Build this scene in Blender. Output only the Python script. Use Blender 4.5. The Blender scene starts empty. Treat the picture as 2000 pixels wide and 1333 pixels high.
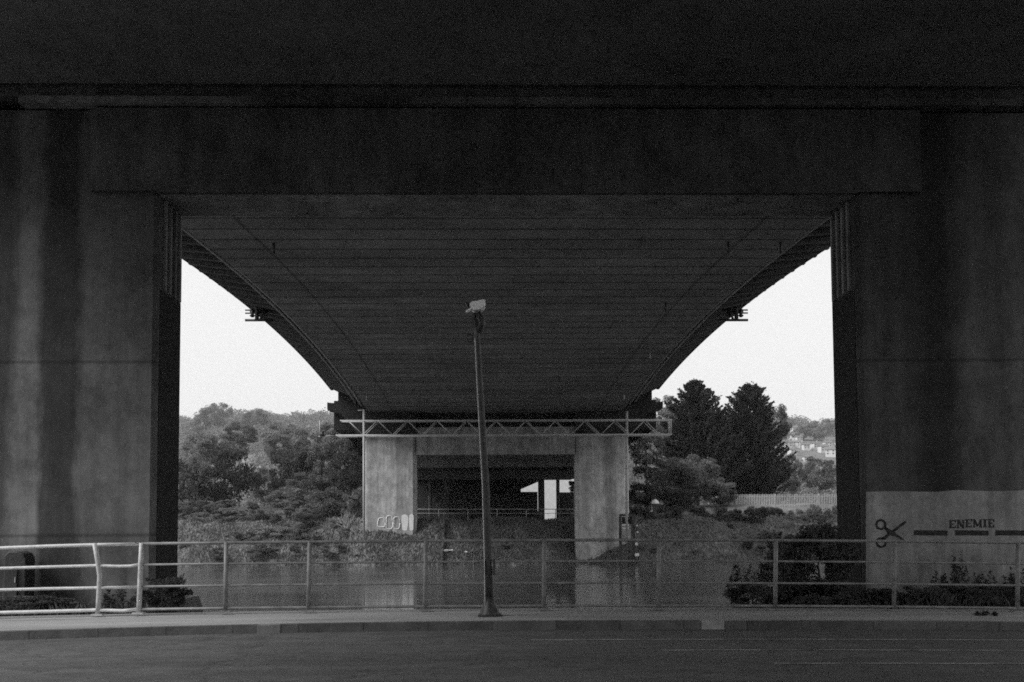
import bpy, math, random
import numpy as np
from mathutils import Matrix, Vector
random.seed(7); rng = np.random.default_rng(7)
S = bpy.context.scene
col = S.collection
R = math.radians

# ------------------------------------------------------------------ camera
EYE = 1.46; PITCH = 3.2; YAW = 1.18; ROLL = -0.33; SHY = 0.1274; F = 35/36*2000
cam = bpy.data.cameras.new('camera'); co = bpy.data.objects.new('camera', cam); col.objects.link(co)
cam.lens = 35; cam.sensor_width = 36; cam.shift_y = SHY; cam.clip_end = 6000; cam.clip_start = 0.1
CR = Matrix.Rotation(-R(YAW), 3, 'Z') @ Matrix.Rotation(R(90+PITCH), 3, 'X') @ Matrix.Rotation(R(ROLL), 3, 'Z')
co.matrix_world = Matrix.Translation((0, 0, EYE)) @ CR.to_4x4()
S.camera = co
cam.dof.use_dof = True; cam.dof.focus_distance = 60; cam.dof.aperture_fstop = 4.0

# ------------------------------------------------------------------ world and sun (bright overcast, black and white film)
SUN_EL, SUN_AZ = 42, 250           # azimuth measured clockwise from +Y (ahead)
w = bpy.data.worlds.new('World'); S.world = w; w.use_nodes = True
nt = w.node_tree; nt.nodes.clear()
sky = nt.nodes.new('ShaderNodeTexSky'); sky.sky_type = 'NISHITA'; sky.sun_disc = False
sky.sun_elevation = R(SUN_EL); sky.sun_rotation = R(SUN_AZ); sky.dust_density = 4; sky.air_density = 1.0
bw = nt.nodes.new('ShaderNodeRGBToBW'); mx = nt.nodes.new('ShaderNodeMix'); mx.data_type = 'FLOAT'
mx.inputs[0].default_value = 0.8; mx.inputs[3].default_value = 7.9
bg = nt.nodes.new('ShaderNodeBackground'); bg.inputs[1].default_value = 0.091
wo = nt.nodes.new('ShaderNodeOutputWorld')
nt.links.new(sky.outputs[0], bw.inputs[0]); nt.links.new(bw.outputs[0], mx.inputs[2])
nt.links.new(mx.outputs[0], bg.inputs[0]); nt.links.new(bg.outputs[0], wo.inputs[0])
sl = bpy.data.lights.new('sun', 'SUN'); sl.energy = 2.3; sl.angle = R(20); sl.color = (1, 1, 1)
so = bpy.data.objects.new('sun', sl); col.objects.link(so)
az = R(SUN_AZ); d = Vector((math.sin(az)*math.cos(R(SUN_EL)), math.cos(az)*math.cos(R(SUN_EL)), math.sin(R(SUN_EL))))
so.rotation_euler = d.to_track_quat('Z', 'Y').to_euler(); so.location = (0, 0, 60)
S.view_settings.view_transform = 'Standard'; S.view_settings.look = 'None'
S.view_settings.exposure = 0.62; S.view_settings.gamma = 1
S.cycles.use_denoising = False
S.cycles.use_adaptive_sampling = True; S.cycles.adaptive_threshold = .016; S.cycles.adaptive_min_samples = 40
S.cycles.max_bounces = 6; S.cycles.diffuse_bounces = 4; S.cycles.glossy_bounces = 2
S.cycles.filter_width = 1.7; S.cycles.volume_bounces = 0

# ------------------------------------------------------------------ helpers
def P(px, py, Y):
    """world point seen at photo pixel (px,py) on the plane y=Y"""
    v = CR @ Vector(((px-1000)/F, -(py-666.5-SHY*2000)/F, -1))
    t = Y/v.y
    return Vector((v.x*t, Y, EYE+v.z*t))
def tag(o, label=None, cat=None, group=None, kind=None):
    if label: o['label'] = label
    if cat: o['category'] = cat
    if group: o['group'] = group
    if kind: o['kind'] = kind
    return o
def empty(name, loc, label, cat, group=None):
    o = bpy.data.objects.new(name, None); col.objects.link(o); o.location = loc
    o.empty_display_size = .3
    return tag(o, label, cat, group)
def link(name, me, parent=None):
    o = bpy.data.objects.new(name, me); col.objects.link(o)
    if parent:
        o.parent = parent
    return o
def world_loc(o):
    v = Vector(o.location)
    while o.parent: o = o.parent; v += Vector(o.location)
    return v
class MB:
    def __init__(s): s.v = []; s.f = []; s.sm = []
    def add(s, vs, fs, smooth=False):
        n = len(s.v); s.v += [tuple(v) for v in vs]; s.f += [tuple(i+n for i in f) for f in fs]; s.sm += [smooth]*len(fs)
    def box(s, x0, x1, y0, y1, z0, z1):
        s.add([(x0,y0,z0),(x1,y0,z0),(x1,y1,z0),(x0,y1,z0),(x0,y0,z1),(x1,y0,z1),(x1,y1,z1),(x0,y1,z1)],
              [(0,3,2,1),(4,5,6,7),(0,1,5,4),(1,2,6,5),(2,3,7,6),(3,0,4,7)])
    def prism(s, poly, a, b, axis):
        """poly of 2d points extruded from a to b along axis; poly gives the two other axes in order"""
        def mk(p, t):
            return {'X': (t, p[0], p[1]), 'Y': (p[0], t, p[1]), 'Z': (p[0], p[1], t)}[axis]
        n = len(poly)
        s.add([mk(p, a) for p in poly]+[mk(p, b) for p in poly],
              [tuple(range(n)), tuple(range(2*n-1, n-1, -1))]+[(i, i+n, (i+1) % n+n, (i+1) % n) for i in range(n)])
    def tube(s, pts, rad, n=8, caps=True):
        pts = [Vector(p) for p in pts]
        rr = rad if isinstance(rad, (list, tuple)) else [rad]*len(pts)
        base = len(s.v); vs = []; up = None
        for i, p in enumerate(pts):
            t = (pts[min(i+1, len(pts)-1)]-pts[max(i-1, 0)]).normalized()
            if up is None: up = Vector((0, 0, 1)) if abs(t.z) < .9 else Vector((1, 0, 0))
            a = t.cross(up).normalized(); b = a.cross(t).normalized(); up = b
            for k in range(n):
                an = 2*math.pi*k/n; vs.append(p+(a*math.cos(an)+b*math.sin(an))*rr[i])
        fs = [(i*n+k, i*n+(k+1) % n, (i+1)*n+(k+1) % n, (i+1)*n+k) for i in range(len(pts)-1) for k in range(n)]
        s.add(vs, fs, True)
        if caps:
            s.f += [tuple(base+k for k in range(n-1, -1, -1)), tuple(base+(len(pts)-1)*n+k for k in range(n))]; s.sm += [False]*2
    def loft(s, rings, closed=True, caps=True):
        n = len(rings[0]); vs = [p for r in rings for p in r]
        fs = []
        for i in range(len(rings)-1):
            for k in range(n if closed else n-1):
                fs.append((i*n+k, i*n+(k+1) % n, (i+1)*n+(k+1) % n, (i+1)*n+k))
        if caps and closed: fs += [tuple(range(n-1, -1, -1)), tuple((len(rings)-1)*n+k for k in range(n))]
        s.add(vs, fs)
    def build(s, name, m, parent=None, label=None, bevel=0, loc=None):
        org = world_loc(parent) if parent else (Vector(loc) if loc is not None else Vector((0, 0, 0)))
        me = bpy.data.meshes.new(name)
        me.from_pydata([(v[0]-org.x, v[1]-org.y, v[2]-org.z) for v in s.v], [], s.f)
        me.polygons.foreach_set('use_smooth', s.sm)
        import bmesh
        bm = bmesh.new(); bm.from_mesh(me); bmesh.ops.recalc_face_normals(bm, faces=bm.faces[:]); bm.to_mesh(me); bm.free()
        me.materials.append(m); o = link(name, me, parent)
        if not parent and loc is not None: o.location = loc
        if bevel:
            b = o.modifiers.new('bevel', 'BEVEL'); b.width = bevel; b.segments = 2; b.limit_method = 'ANGLE'
        if label: o['label'] = label
        return o

# ------------------------------------------------------------------ materials (all grey: black and white photograph)
class N:
    def __init__(s, name):
        s.m = bpy.data.materials.new(name); s.m.use_nodes = True; s.t = s.m.node_tree; s.t.nodes.clear()
        s.o = s.t.nodes.new('ShaderNodeOutputMaterial'); s.b = s.t.nodes.new('ShaderNodeBsdfPrincipled')
        s.t.links.new(s.b.outputs[0], s.o.inputs[0])
        s.g = s.t.nodes.new('ShaderNodeNewGeometry'); s.sep = s.t.nodes.new('ShaderNodeSeparateXYZ')
        s.t.links.new(s.g.outputs['Position'], s.sep.inputs[0])
        s.X, s.Y, s.Z = s.sep.outputs
    def L(s, a, b): s.t.links.new(a, b)
    def val(s, sock, x):
        if isinstance(x, (int, float)): sock.default_value = x
        else: s.L(x, sock)
    def math(s, op, a, b=0.0, c=0.0):
        n = s.t.nodes.new('ShaderNodeMath'); n.operation = op
        s.val(n.inputs[0], a); s.val(n.inputs[1], b); s.val(n.inputs[2], c); return n.outputs[0]
    def noise(s, scale, stretch=(1, 1, 1), detail=4, rough=.6):
        mp = s.t.nodes.new('ShaderNodeMapping'); mp.inputs['Scale'].default_value = stretch
        s.L(s.g.outputs['Position'], mp.inputs[0])
        n = s.t.nodes.new('ShaderNodeTexNoise'); n.inputs['Scale'].default_value = scale
        n.inputs['Detail'].default_value = detail; n.inputs['Roughness'].default_value = rough
        s.L(mp.outputs[0], n.inputs['Vector']); return n.outputs[0]
    def mapr(s, v, a, b, c, d_, smooth=False):
        n = s.t.nodes.new('ShaderNodeMapRange'); n.clamp = True
        if smooth: n.interpolation_type = 'SMOOTHSTEP'
        s.L(v, n.inputs[0])
        for i, x in enumerate((a, b, c, d_)): n.inputs[1+i].default_value = x
        return n.outputs[0]
    def ramp(s, v, stops):
        n = s.t.nodes.new('ShaderNodeValToRGB'); e = n.color_ramp.elements
        while len(e) > 1: e.remove(e[-1])
        e[0].position = stops[0][0]; e[0].color = (stops[0][1],)*3+(1,)
        for p, c in stops[1:]:
            k = e.new(p); k.color = (c,)*3+(1,)
        s.L(v, n.inputs[0]); 
        sp = s.t.nodes.new('ShaderNodeSeparateXYZ'); s.L(n.outputs[0], sp.inputs[0]); return sp.outputs[0]
    def done(s, v, rough=.9, bump=None, bstr=.3, bdist=.02, spec=.3, metal=0):
        c = s.t.nodes.new('ShaderNodeCombineXYZ')
        for i in range(3): s.val(c.inputs[i], v)
        s.L(c.outputs[0], s.b.inputs['Base Color'])
        s.val(s.b.inputs['Roughness'], rough); s.b.inputs['Specular IOR Level'].default_value = spec
        s.b.inputs['Metallic'].default_value = metal
        if bump is not None:
            b = s.t.nodes.new('ShaderNodeBump'); b.inputs['Strength'].default_value = bstr; b.inputs['Distance'].default_value = bdist
            s.L(bump, b.inputs['Height']); s.L(b.outputs[0], s.b.inputs['Normal'])
        return s.m
def simple(name, v, var=.25, scale=3, rough=.85, stretch=(1, 1, 1), bstr=.2, bdist=.01, spec=.3, metal=0):
    n = N(name); a = n.noise(scale, stretch, 5); m_ = n.mapr(a, .3, .7, v*(1-var), v*(1+var))
    return n.done(m_, rough, a, bstr, bdist, spec, metal)

def concrete_streaked(name, v, stops=None, x0=0, x1=1, lines=(), zdark=None):
    """weathered concrete; stops give run-off streaks and painted-in light across X, lines are pour joints in Z"""
    n = N(name)
    wob = n.noise(.8, (1, 1, .45), 5, .65)
    xx = n.math('ADD', n.X, n.mapr(wob, .3, .7, -.17, .17))
    fine = n.noise(6, (1, 1, .6), 6, .7); big = n.noise(.45, (1, 1, .5), 4)
    drip = n.noise(3.5, (1, 1, .04), 4)
    r = n.mapr(fine, .25, .75, .8, 1.2)
    r = n.math('MULTIPLY', r, n.mapr(big, .3, .7, .78, 1.22))
    r = n.math('MULTIPLY', r, n.mapr(drip, .3, .7, .78, 1.2))
    r = n.math('MULTIPLY', r, n.mapr(n.noise(1.5, (1, 1, .7), 7, .78), .37, .63, .66, 1.32))
    if stops:
        t = n.mapr(xx, x0, x1, 0, 1)
        r = n.math('MULTIPLY', r, n.ramp(t, stops))
    for z in lines:
        dz = n.math('ABSOLUTE', n.math('SUBTRACT', n.Z, z))
        r = n.math('MULTIPLY', r, n.mapr(dz, .01, .05, .6, 1))
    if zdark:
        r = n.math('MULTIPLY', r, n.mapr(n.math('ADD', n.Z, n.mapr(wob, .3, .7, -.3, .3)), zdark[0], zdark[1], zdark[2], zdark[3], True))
    return n.done(n.math('MULTIPLY', r, v), .92, fine, .35, .01)

def soffit_mat(name, v, lines=True, pitch=1.6):
    n = N(name)
    fine = n.noise(5, (1, 1, 1), 6, .7); big = n.noise(.35, (.5, 1, 1), 4)
    r = n.math('MULTIPLY', n.mapr(fine, .25, .75, .8, 1.2), n.mapr(big, .3, .7, .7, 1.3))
    r = n.math('MULTIPLY', r, n.mapr(n.noise(1.6, (1, .5, 1), 5, .7), .35, .65, .82, 1.15))
    if lines:
        q = n.math('DIVIDE', n.math('ADD', n.Y, -0.15), pitch)
        fr = n.math('FRACT', q)
        r = n.math('MULTIPLY', r, n.mapr(n.math('ABSOLUTE', n.math('SUBTRACT', fr, .5)),   .43, .47, 1, .25))
        wn = n.t.nodes.new('ShaderNodeTexWhiteNoise'); wn.noise_dimensions = '1D'; n.L(n.math('FLOOR', q), wn.inputs['W'])
        r = n.math('MULTIPLY', r, n.mapr(wn.outputs[0], 0, 1, .88, 1.1))
        xa = n.math('ABSOLUTE', n.math('SUBTRACT', n.math('ABSOLUTE', n.math('SUBTRACT', n.X, .37)), 8.72))
        r = n.math('MULTIPLY', r, n.mapr(xa, .03, .09, .5, 1))
    return n.done(n.math('MULTIPLY', r, v), .92, fine, .3, .01)

C = {}
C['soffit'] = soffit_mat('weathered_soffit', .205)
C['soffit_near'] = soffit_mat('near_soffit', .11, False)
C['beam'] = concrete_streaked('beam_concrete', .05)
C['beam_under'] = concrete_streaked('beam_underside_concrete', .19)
C['edge'] = simple('edge_concrete', .022, .3, 4)
C['rib'] = simple('rib_concrete', .11, .3, 4)
C['ledge'] = concrete_streaked('lit_ledge_concrete', .13, [(0, .9), (.2, 1), (.28, .35), (.4, .3), (.45, .7), (.58, .7), (.66, .4), (1, .5)], -9, 9.7)  # lit stretches of the shelf painted as lighter tone across X
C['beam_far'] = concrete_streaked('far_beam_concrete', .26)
C['plinth'] = concrete_streaked('plinth_concrete', .06)
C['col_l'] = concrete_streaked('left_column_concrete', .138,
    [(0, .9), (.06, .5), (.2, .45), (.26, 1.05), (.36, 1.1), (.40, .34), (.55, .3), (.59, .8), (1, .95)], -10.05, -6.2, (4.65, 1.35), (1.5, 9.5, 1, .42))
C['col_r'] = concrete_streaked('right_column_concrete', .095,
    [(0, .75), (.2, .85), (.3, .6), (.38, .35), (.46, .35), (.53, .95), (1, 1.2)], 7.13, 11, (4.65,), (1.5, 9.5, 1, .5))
C['dark_panel'] = simple('dark_flank_concrete', .016, .3, 5)
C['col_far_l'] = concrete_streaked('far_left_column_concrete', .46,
    [(0, 1.3), (.06, 1.25), (.1, .75), (.25, .75), (.35, 1), (.6, .95), (.66, .6), (.8, .8), (1, .95)], -10.9, -6.4, (), (6.2, 9, 1, .7))  # run-off streaks, plus skylight on the outer left edge painted in
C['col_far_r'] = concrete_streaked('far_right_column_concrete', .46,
    [(0, .85), (.25, .9), (.32, 1.1), (.5, 1.0), (.58, .65), (.68, .6), (.76, 1), (.94, 1.2), (1, 1.4)], 7.13, 11.62, (), (6.2, 9, 1, .7))  # run-off streaks, with the outer right edge painted lighter as sky-lit
C['paint'] = concrete_streaked('pale_masonry_paint', .26)
C['black'] = simple('black_stencil_paint', .03, .8, 18)
C['metal'] = simple('galvanised_steel', .42, .25, 14, .5, bstr=.1, metal=.0, spec=.6)
C['metal_pale'] = simple('pale_galvanised_steel', .6, .2, 14, .5, bstr=.1, spec=.6)
C['rail_steel'] = simple('dull_galvanised_steel', .19, .35, 6, .55, bstr=.1, spec=.5)
C['metal_dark'] = simple('dark_painted_steel', .03, .4, 10, .5, bstr=.1, spec=.5)
C['truss'] = simple('grey_painted_steel', .4, .2, 8, .6)
C['white'] = simple('white_painted_surface', .75, .08, 5, .5)
C['cam'] = simple('pale_enamel', .8, .08, 15, .45)
C['glass'] = simple('dark_glass', .02, .1, 2, .1, spec=.8)
C['roof'] = simple('roof_slate', .16, .2, 3)
C['render'] = simple('house_render', .55, .12, 1.5)
C['brick'] = simple('house_brick', .3, .2, 2)
C['bark'] = simple('bark', .09, .35, 6, .95, (1, 1, .25), .6, .03)
C['dead'] = simple('bleached_branches', .34, .25, 6)
n = N('kerb_stone'); a = n.noise(3, (1, 1, 1), 6, .7); q = n.math('DIVIDE', n.X, .91); fr = n.math('ABSOLUTE', n.math('SUBTRACT', n.math('FRACT', q), .5))
wn = n.t.nodes.new('ShaderNodeTexWhiteNoise'); wn.noise_dimensions = '1D'; n.L(n.math('FLOOR', q), wn.inputs['W'])
r = n.math('MULTIPLY', n.math('MULTIPLY', n.mapr(a, .3, .7, .06, .14), n.mapr(fr, .485, .495, 1, .55)), n.mapr(wn.outputs[0], 0, 1, .8, 1.2))
C['kerb'] = n.done(r, .9, a, .5, .02)
C['kerb_pale'] = simple('pale_kerb_stone', .3, .3, 4)
C['ledge_pale'] = simple('grey_kerb_stone', .2, .3, 4)
C['pipe'] = simple('weathered_pipe', .4, .3, 3)
C['rust'] = simple('weathered_dark_boards', .012, .3, 3)
# asphalt: streaked along the carriageway
n = N('asphalt'); fine = n.noise(55, (1, 1, 1), 4, .8); st = n.noise(1.1, (.12, 1.6, 1), 5); pt = n.noise(.5, (.4, 1, 1), 3)
r = n.math('MULTIPLY', n.mapr(fine, .25, .75, .7, 1.35), n.mapr(st, .3, .7, .82, 1.18)); r = n.math('MULTIPLY', r, n.mapr(pt, .3, .7, .82, 1.18))
vo = n.t.nodes.new('ShaderNodeTexVoronoi'); vo.feature = 'DISTANCE_TO_EDGE'; vo.inputs['Scale'].default_value = .45
cv = n.t.nodes.new('ShaderNodeCombineXYZ'); n.L(n.math('ADD', n.X, n.math('MULTIPLY', n.noise(2.5, (1, 1, 1), 4), 1.2)), cv.inputs[0]); n.L(n.math('ADD', n.Y, n.math('MULTIPLY', n.noise(3, (1, 1, 1), 4), 1.0)), cv.inputs[1]); n.L(cv.outputs[0], vo.inputs['Vector'])
r = n.math('MULTIPLY', r, n.mapr(vo.outputs['Distance'], .0, .012, .55, 1)); r = n.math('MULTIPLY', r, n.mapr(n.noise(4, (.6, 1, 1), 5, .75), .35, .65, .78, 1.22))
C['asphalt'] = n.done(n.math('MULTIPLY', r, .092), .85, fine, .5, .01)
n = N('pavement_surface'); fine = n.noise(40, (1, 1, 1), 4, .8); st = n.noise(1.2, (.3, 1.5, 1), 4)
r = n.math('MULTIPLY', n.mapr(fine, .25, .75, .75, 1.3), n.mapr(st, .3, .7, .7, 1.25))
C['pavement'] = n.done(n.math('MULTIPLY', r, .29), .9, fine, .5, .01)
n = N('worn_road_paint'); a = n.noise(9, (.3, 1, 1), 5); C['roadpaint'] = n.done(n.mapr(a, .35, .6, .12, .45), .8)
n = N('soil_and_grass'); a = n.noise(.7, (1, 1, 1), 6, .7); b = n.noise(7, (1, 1, 1), 4, .8)
C['ground'] = n.done(n.math('MULTIPLY', n.mapr(a, .3, .7, .08, .19), n.mapr(b, .3, .7, .7, 1.3)), .95, b, .8, .08)
n = N('river_water'); a = n.noise(.9, (.22, 1.5, 1), 4, .55); b = n.noise(.07, (.4, 1, 1), 2)
c_ = n.noise(.16, (.35, 1.4, 1), 5, .6); C['water'] = n.done(n.mapr(c_, .35, .65, .05, .085), n.mapr(b, .35, .65, .05, .2), a, .12, .12, .5)
def leafmat(name, v, var=.45, scale=.8, rnd=.25, trans=.25):
    n = N(name); a = n.noise(scale, (1, 1, 1), 3, .6); b = n.noise(scale*7, (1, 1, 1), 2)
    oi = n.t.nodes.new('ShaderNodeObjectInfo')
    r = n.math('MULTIPLY', n.mapr(a, .3, .7, 1-var, 1+var), n.mapr(b, .3, .7, .7, 1.3))
    r = n.math('MULTIPLY', r, n.mapr(oi.outputs['Random'], 0, 1, 1-rnd, 1+rnd))
    m_ = n.done(n.math('MULTIPLY', r, v), .75, spec=.25)
    tr = n.t.nodes.new('ShaderNodeBsdfTranslucent'); tr.inputs[0].default_value = (v, v, v, 1)
    mxs = n.t.nodes.new('ShaderNodeMixShader'); mxs.inputs[0].default_value = trans
    n.L(n.b.outputs[0], mxs.inputs[1]); n.L(tr.outputs[0], mxs.inputs[2]); n.L(mxs.outputs[0], n.o.inputs[0])
    return m_
C['leaf_dark'] = leafmat('dark_foliage', .062)
C['leaf_mid'] = leafmat('mid_foliage', .15)
C['leaf_pale'] = leafmat('pale_foliage', .2)
C['leaf_con'] = leafmat('conifer_foliage', .042, .4, .5)
C['leaf_far'] = leafmat('hillside_foliage', .18, .45, .05)
C['leaf_near'] = leafmat('near_shrub_foliage', .07, .85, 7)
C['grass'] = leafmat('bank_grass', .2, .4, .6)
C['grass_dark'] = leafmat('dark_undergrowth', .15, .4, .6)

# ------------------------------------------------------------------ terrain
AX = 0.37                                   # bridge axis
WATER = -1.54
def sag(X): return -.0011*min(abs(X), 12)**2
def kerbY(X): return 14.25-(.008*min(abs(X), 9)**2 if X < 0 else 0)
def sst(t): t = min(1, max(0, t)); return t*t*(3-2*t)
def H(X, Y):
    u = X-AX
    edge = 16.75+6.5*sst((abs(u)-6.6)/.5)
    if X > 4.3 : edge = max(edge, 16.75+3.0*sst((X-4.3)/1.0))
    z = sag(X) if Y < edge else sag(X)-3.4*sst((Y-edge)/1.4)
    if Y > 55:
        sh = 80.6+.7*math.sin(X*.31)+.4*math.sin(X*.9+1)
        if 5 < X < 12: sh += .7*sst((X-5)/2)*sst((12-X)/1)
        if -12 < X < -4: sh -= 1.2
        t = sst((Y-sh+2)/9.5)
        z = -3.3+5.3*t
        if abs(u) > 12: z += 1.6*sst((Y-88)/14)*sst((abs(u)-12)/5)
        z += .15*math.sin(X*.8+Y*.5)*t
        qq = X/Y; z += 96*sst((Y-240)/640)*(.935-.11*sst((-.27-qq)/.07)-.135*sst((qq-.02)/.14)+.05*sst((.17-qq)/.04)*sst((qq-.02)/.1)) + 5*math.sin(X*.012)*sst((Y-300)/400)
    return z
def grid(name, xs, ys, fn, m, smooth=True, kind='structure'):
    nx, ny = len(xs), len(ys)
    v = [(x, y, fn(x, y)) for y in ys for x in xs]
    f = [(j*nx+i, j*nx+i+1, (j+1)*nx+i+1, (j+1)*nx+i) for j in range(ny-1) for i in range(nx-1)]
    me = bpy.data.meshes.new(name); me.from_pydata(v, [], f); me.materials.append(m)
    me.polygons.foreach_set('use_smooth', [smooth]*len(f))
    o = link(name, me); return tag(o, kind=kind)
def lin(a, b, n): return [a+(b-a)*i/(n-1) for i in range(n)]
xs = [-1500, -900, -500, -250, -120, -60]+lin(-40, -13, 28)+lin(-12, 13, 76)+lin(14, 45, 32)+[60, 120, 250, 500, 900, 1500]
ys = [-400, -100, -30, -6, 0, 3, 14, 16.6, 16.75]+lin(17, 26, 30)+[30, 40, 56, 70]+lin(75, 105, 61)+[110, 120, 140, 170, 200, 240]+lin(260, 900, 33)+[1200, 1800, 2600]
grid('ground', xs, ys, lambda x, y: H(x, y)-.012, C['ground'])
rx = [-300, -80, -30, -16, -12]+lin(-11, 11, 45)+[12, 16, 30, 80, 300]
ry_n = 14
v = []; f = []
for j in range(ry_n):
    for x in rx:
        y = 2.6+(kerbY(x)-.005-2.6)*j/(ry_n-1); v.append((x, y, sag(x)))
for j in range(ry_n-1):
    for i in range(len(rx)-1): a = j*len(rx)+i; f.append((a, a+1, a+1+len(rx), a+len(rx)))
me = bpy.data.meshes.new('road'); me.from_pydata(v, [], f); me.materials.append(C['asphalt']); tag(link('road', me), kind='structure')
# pavement slab behind the kerb
def strip(name, y0f, y1f, z0, z1, m, xlist, parent=None, kind='structure'):
    b = MB(); rings = []
    for x in xlist:
        s_ = sag(x); rings.append([(x, y0f(x), z0+s_), (x, y0f(x), z1+s_), (x, y1f(x), z1+s_), (x, y1f(x), z0+s_)])
    b.loft(rings); o = b.build(name, m, parent)
    if kind: o['kind'] = kind
    return o
strip('pavement', lambda x: kerbY(x)+.152, lambda x: 16.55, -.3, .118, C['pavement'], rx)
kx = [k for k in rx if -9.2 < k < 3.25]+[3.28]
strip('kerb', kerbY, lambda x: kerbY(x)+.15, -.3, .12, C['kerb'], [-300, -80, -30, -16, -12]+lin(-11, 2.98, 29))
o = strip('kerb', kerbY, lambda x: kerbY(x)+.15, -.3, .112, C['kerb'], lin(3.32, 11, 16)+[12, 16, 30, 80, 300])
b = MB(); rings = [[(x, kerbY(x)-.012, -.3+sag(x)), (x, kerbY(x)-.012, .12+sag(x)), (x, kerbY(x)+.15, .12+sag(x)), (x, kerbY(x)+.15, -.3+sag(x))] for x in (2.985, 3.1, 3.315)]
b.loft(rings); tag(b.build('kerb_block', C['kerb_pale'], loc=(3.15, 14.3, 0), bevel=.015), 'pale worn concrete kerb block standing out in the dark kerb right of the camera pole', 'kerb block')
b = MB(); rings = [[(x, kerbY(x)-.012, -.3+sag(x)), (x, kerbY(x)-.012, .123+sag(x)), (x, kerbY(x)+.15, .123+sag(x)), (x, kerbY(x)+.15, -.3+sag(x))] for x in (-3.3, -3.15, -2.98)]
b.loft(rings); tag(b.build('kerb_block', C['ledge_pale'], loc=(-3.15, 14.2, 0), bevel=.01), 'grey proud kerb block left of the camera pole, where the kerb darkens', 'kerb block')
# worn road lines at the right
for X0, X1, Y0, nm in ((3.0, 14, 10.62, 'thin worn pale line nearest the viewer on the road at right'),
                       (2.0, 14, 11.78, 'faint pale line crossing the road, middle one of three at right'),
                       (.5, 14, 12.9, 'faint pale line on the road closest to the kerb at right')):
    b = MB(); L_ = []
    for x in lin(X0, X1, 24): L_.append([(x, Y0, sag(x)+.0045), (x, Y0+.07, sag(x)+.0045)])
    b.loft(L_, closed=False, caps=False); b.add([], [])
    tag(b.build('road_marking', C['roadpaint']), nm, 'road marking', kind='structure')
# water
wb = grid('river_water', [-1500, -200, -60, -20, 0, 20, 60, 200, 1500], [16.9, 30, 60, 90], lambda x, y: WATER, C['water'])

# ------------------------------------------------------------------ bridge deck
def soff(Y): return EYE+11.02-.00157*(Y-56)**2 if Y < 84.5 else EYE+9.75
def outr(Y): return EYE+12.65-.0016*(Y-63)**2
deck = empty('bridge_deck', (AX, 20, 0), 'long arched concrete motorway deck spanning the river between the two piers', 'bridge deck')
Ys = lin(19.0, 85.2, 45)
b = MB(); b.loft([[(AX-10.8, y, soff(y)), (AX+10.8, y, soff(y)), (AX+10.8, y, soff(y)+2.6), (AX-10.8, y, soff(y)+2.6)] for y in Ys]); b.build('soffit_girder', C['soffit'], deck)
for s in (-1, 1):
    b = MB()
    b.loft([[(AX+s*10.803, y, soff(y)+.75), (AX+s*11.15, y, soff(y)+.75), (AX+s*13.9, y, outr(y)), (AX+s*13.9, y, outr(y)+.35), (AX+s*10.803, y, outr(y)+.35)] for y in Ys])
    b.build('cantilever_slab', C['edge'], deck)
    b = MB(); b.loft([[(AX+s*13.903, y, outr(y)-.06), (AX+s*14.12, y, outr(y)-.06), (AX+s*14.12, y, outr(y)+1.35), (AX+s*13.903, y, outr(y)+1.35)] for y in Ys]); b.build('parapet', C['edge'], deck)
    # service pipe and stringer below the cantilever
    for dx, dz, rr in ((.35, -.12, .09), (.85, .1, .07)):
        b = MB(); b.tube([(AX+s*(11.0+dx), y, soff(y)+.68+dz) for y in Ys], rr, 6); b.build('service_pipe', C['pipe'], deck)
    for k in range(40):
        y = 20.2+k*1.6
        za = soff(y)+.75; zb = outr(y)
        b = MB(); b.prism([(AX+s*11.2, za+.02), (AX+s*11.9, za-.12+.25*(zb-za)), (AX+s*13.85, zb-.28), (AX+s*13.85, zb+.1), (AX+s*11.2, za+.3)], y-.13, y+.13, 'Y')
        b.build('rib', C['rib'], deck)
for (px, py, Y) in ((535, 462, 35.9), (1422, 460, 35.7), (1524, 458, 35.7), (1300, 590, 48), (716, 765, 77), (1219, 765, 77), (1270, 700, 62)):
    p = P(px, py, Y); z = soff(Y); b = MB(); b.tube([(p.x, Y, z+.1), (p.x, Y, z-.42)], .05, 8)
    b.build('drain_spout', C['metal_dark'] if Y < 60 else C['metal'], deck)
# near overhead deck
nd = empty('bridge_deck', (AX, 0, 0), 'dark concrete deck directly overhead in front of the near pier', 'bridge deck')
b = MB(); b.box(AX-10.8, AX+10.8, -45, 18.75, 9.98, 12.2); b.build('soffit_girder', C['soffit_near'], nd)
for s in (-1, 1):
    b = MB(); b.prism([(AX+s*10.803, 10.7), (AX+s*13.9, 11.3), (AX+s*13.9, 12.6), (AX+s*10.803, 12.6)], -45, 18.75, 'Y'); b.build('cantilever_slab', C['edge'], nd)
# far approach deck
fd = empty('bridge_deck', (AX, 90, 0), 'dark approach deck running on over the far bank behind the far pier', 'bridge deck')
b = MB(); b.box(AX-13.9, AX+13.9, 85.5, 179, 9.9, 12.4); b.build('soffit_girder', C['edge'], fd)

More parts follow.
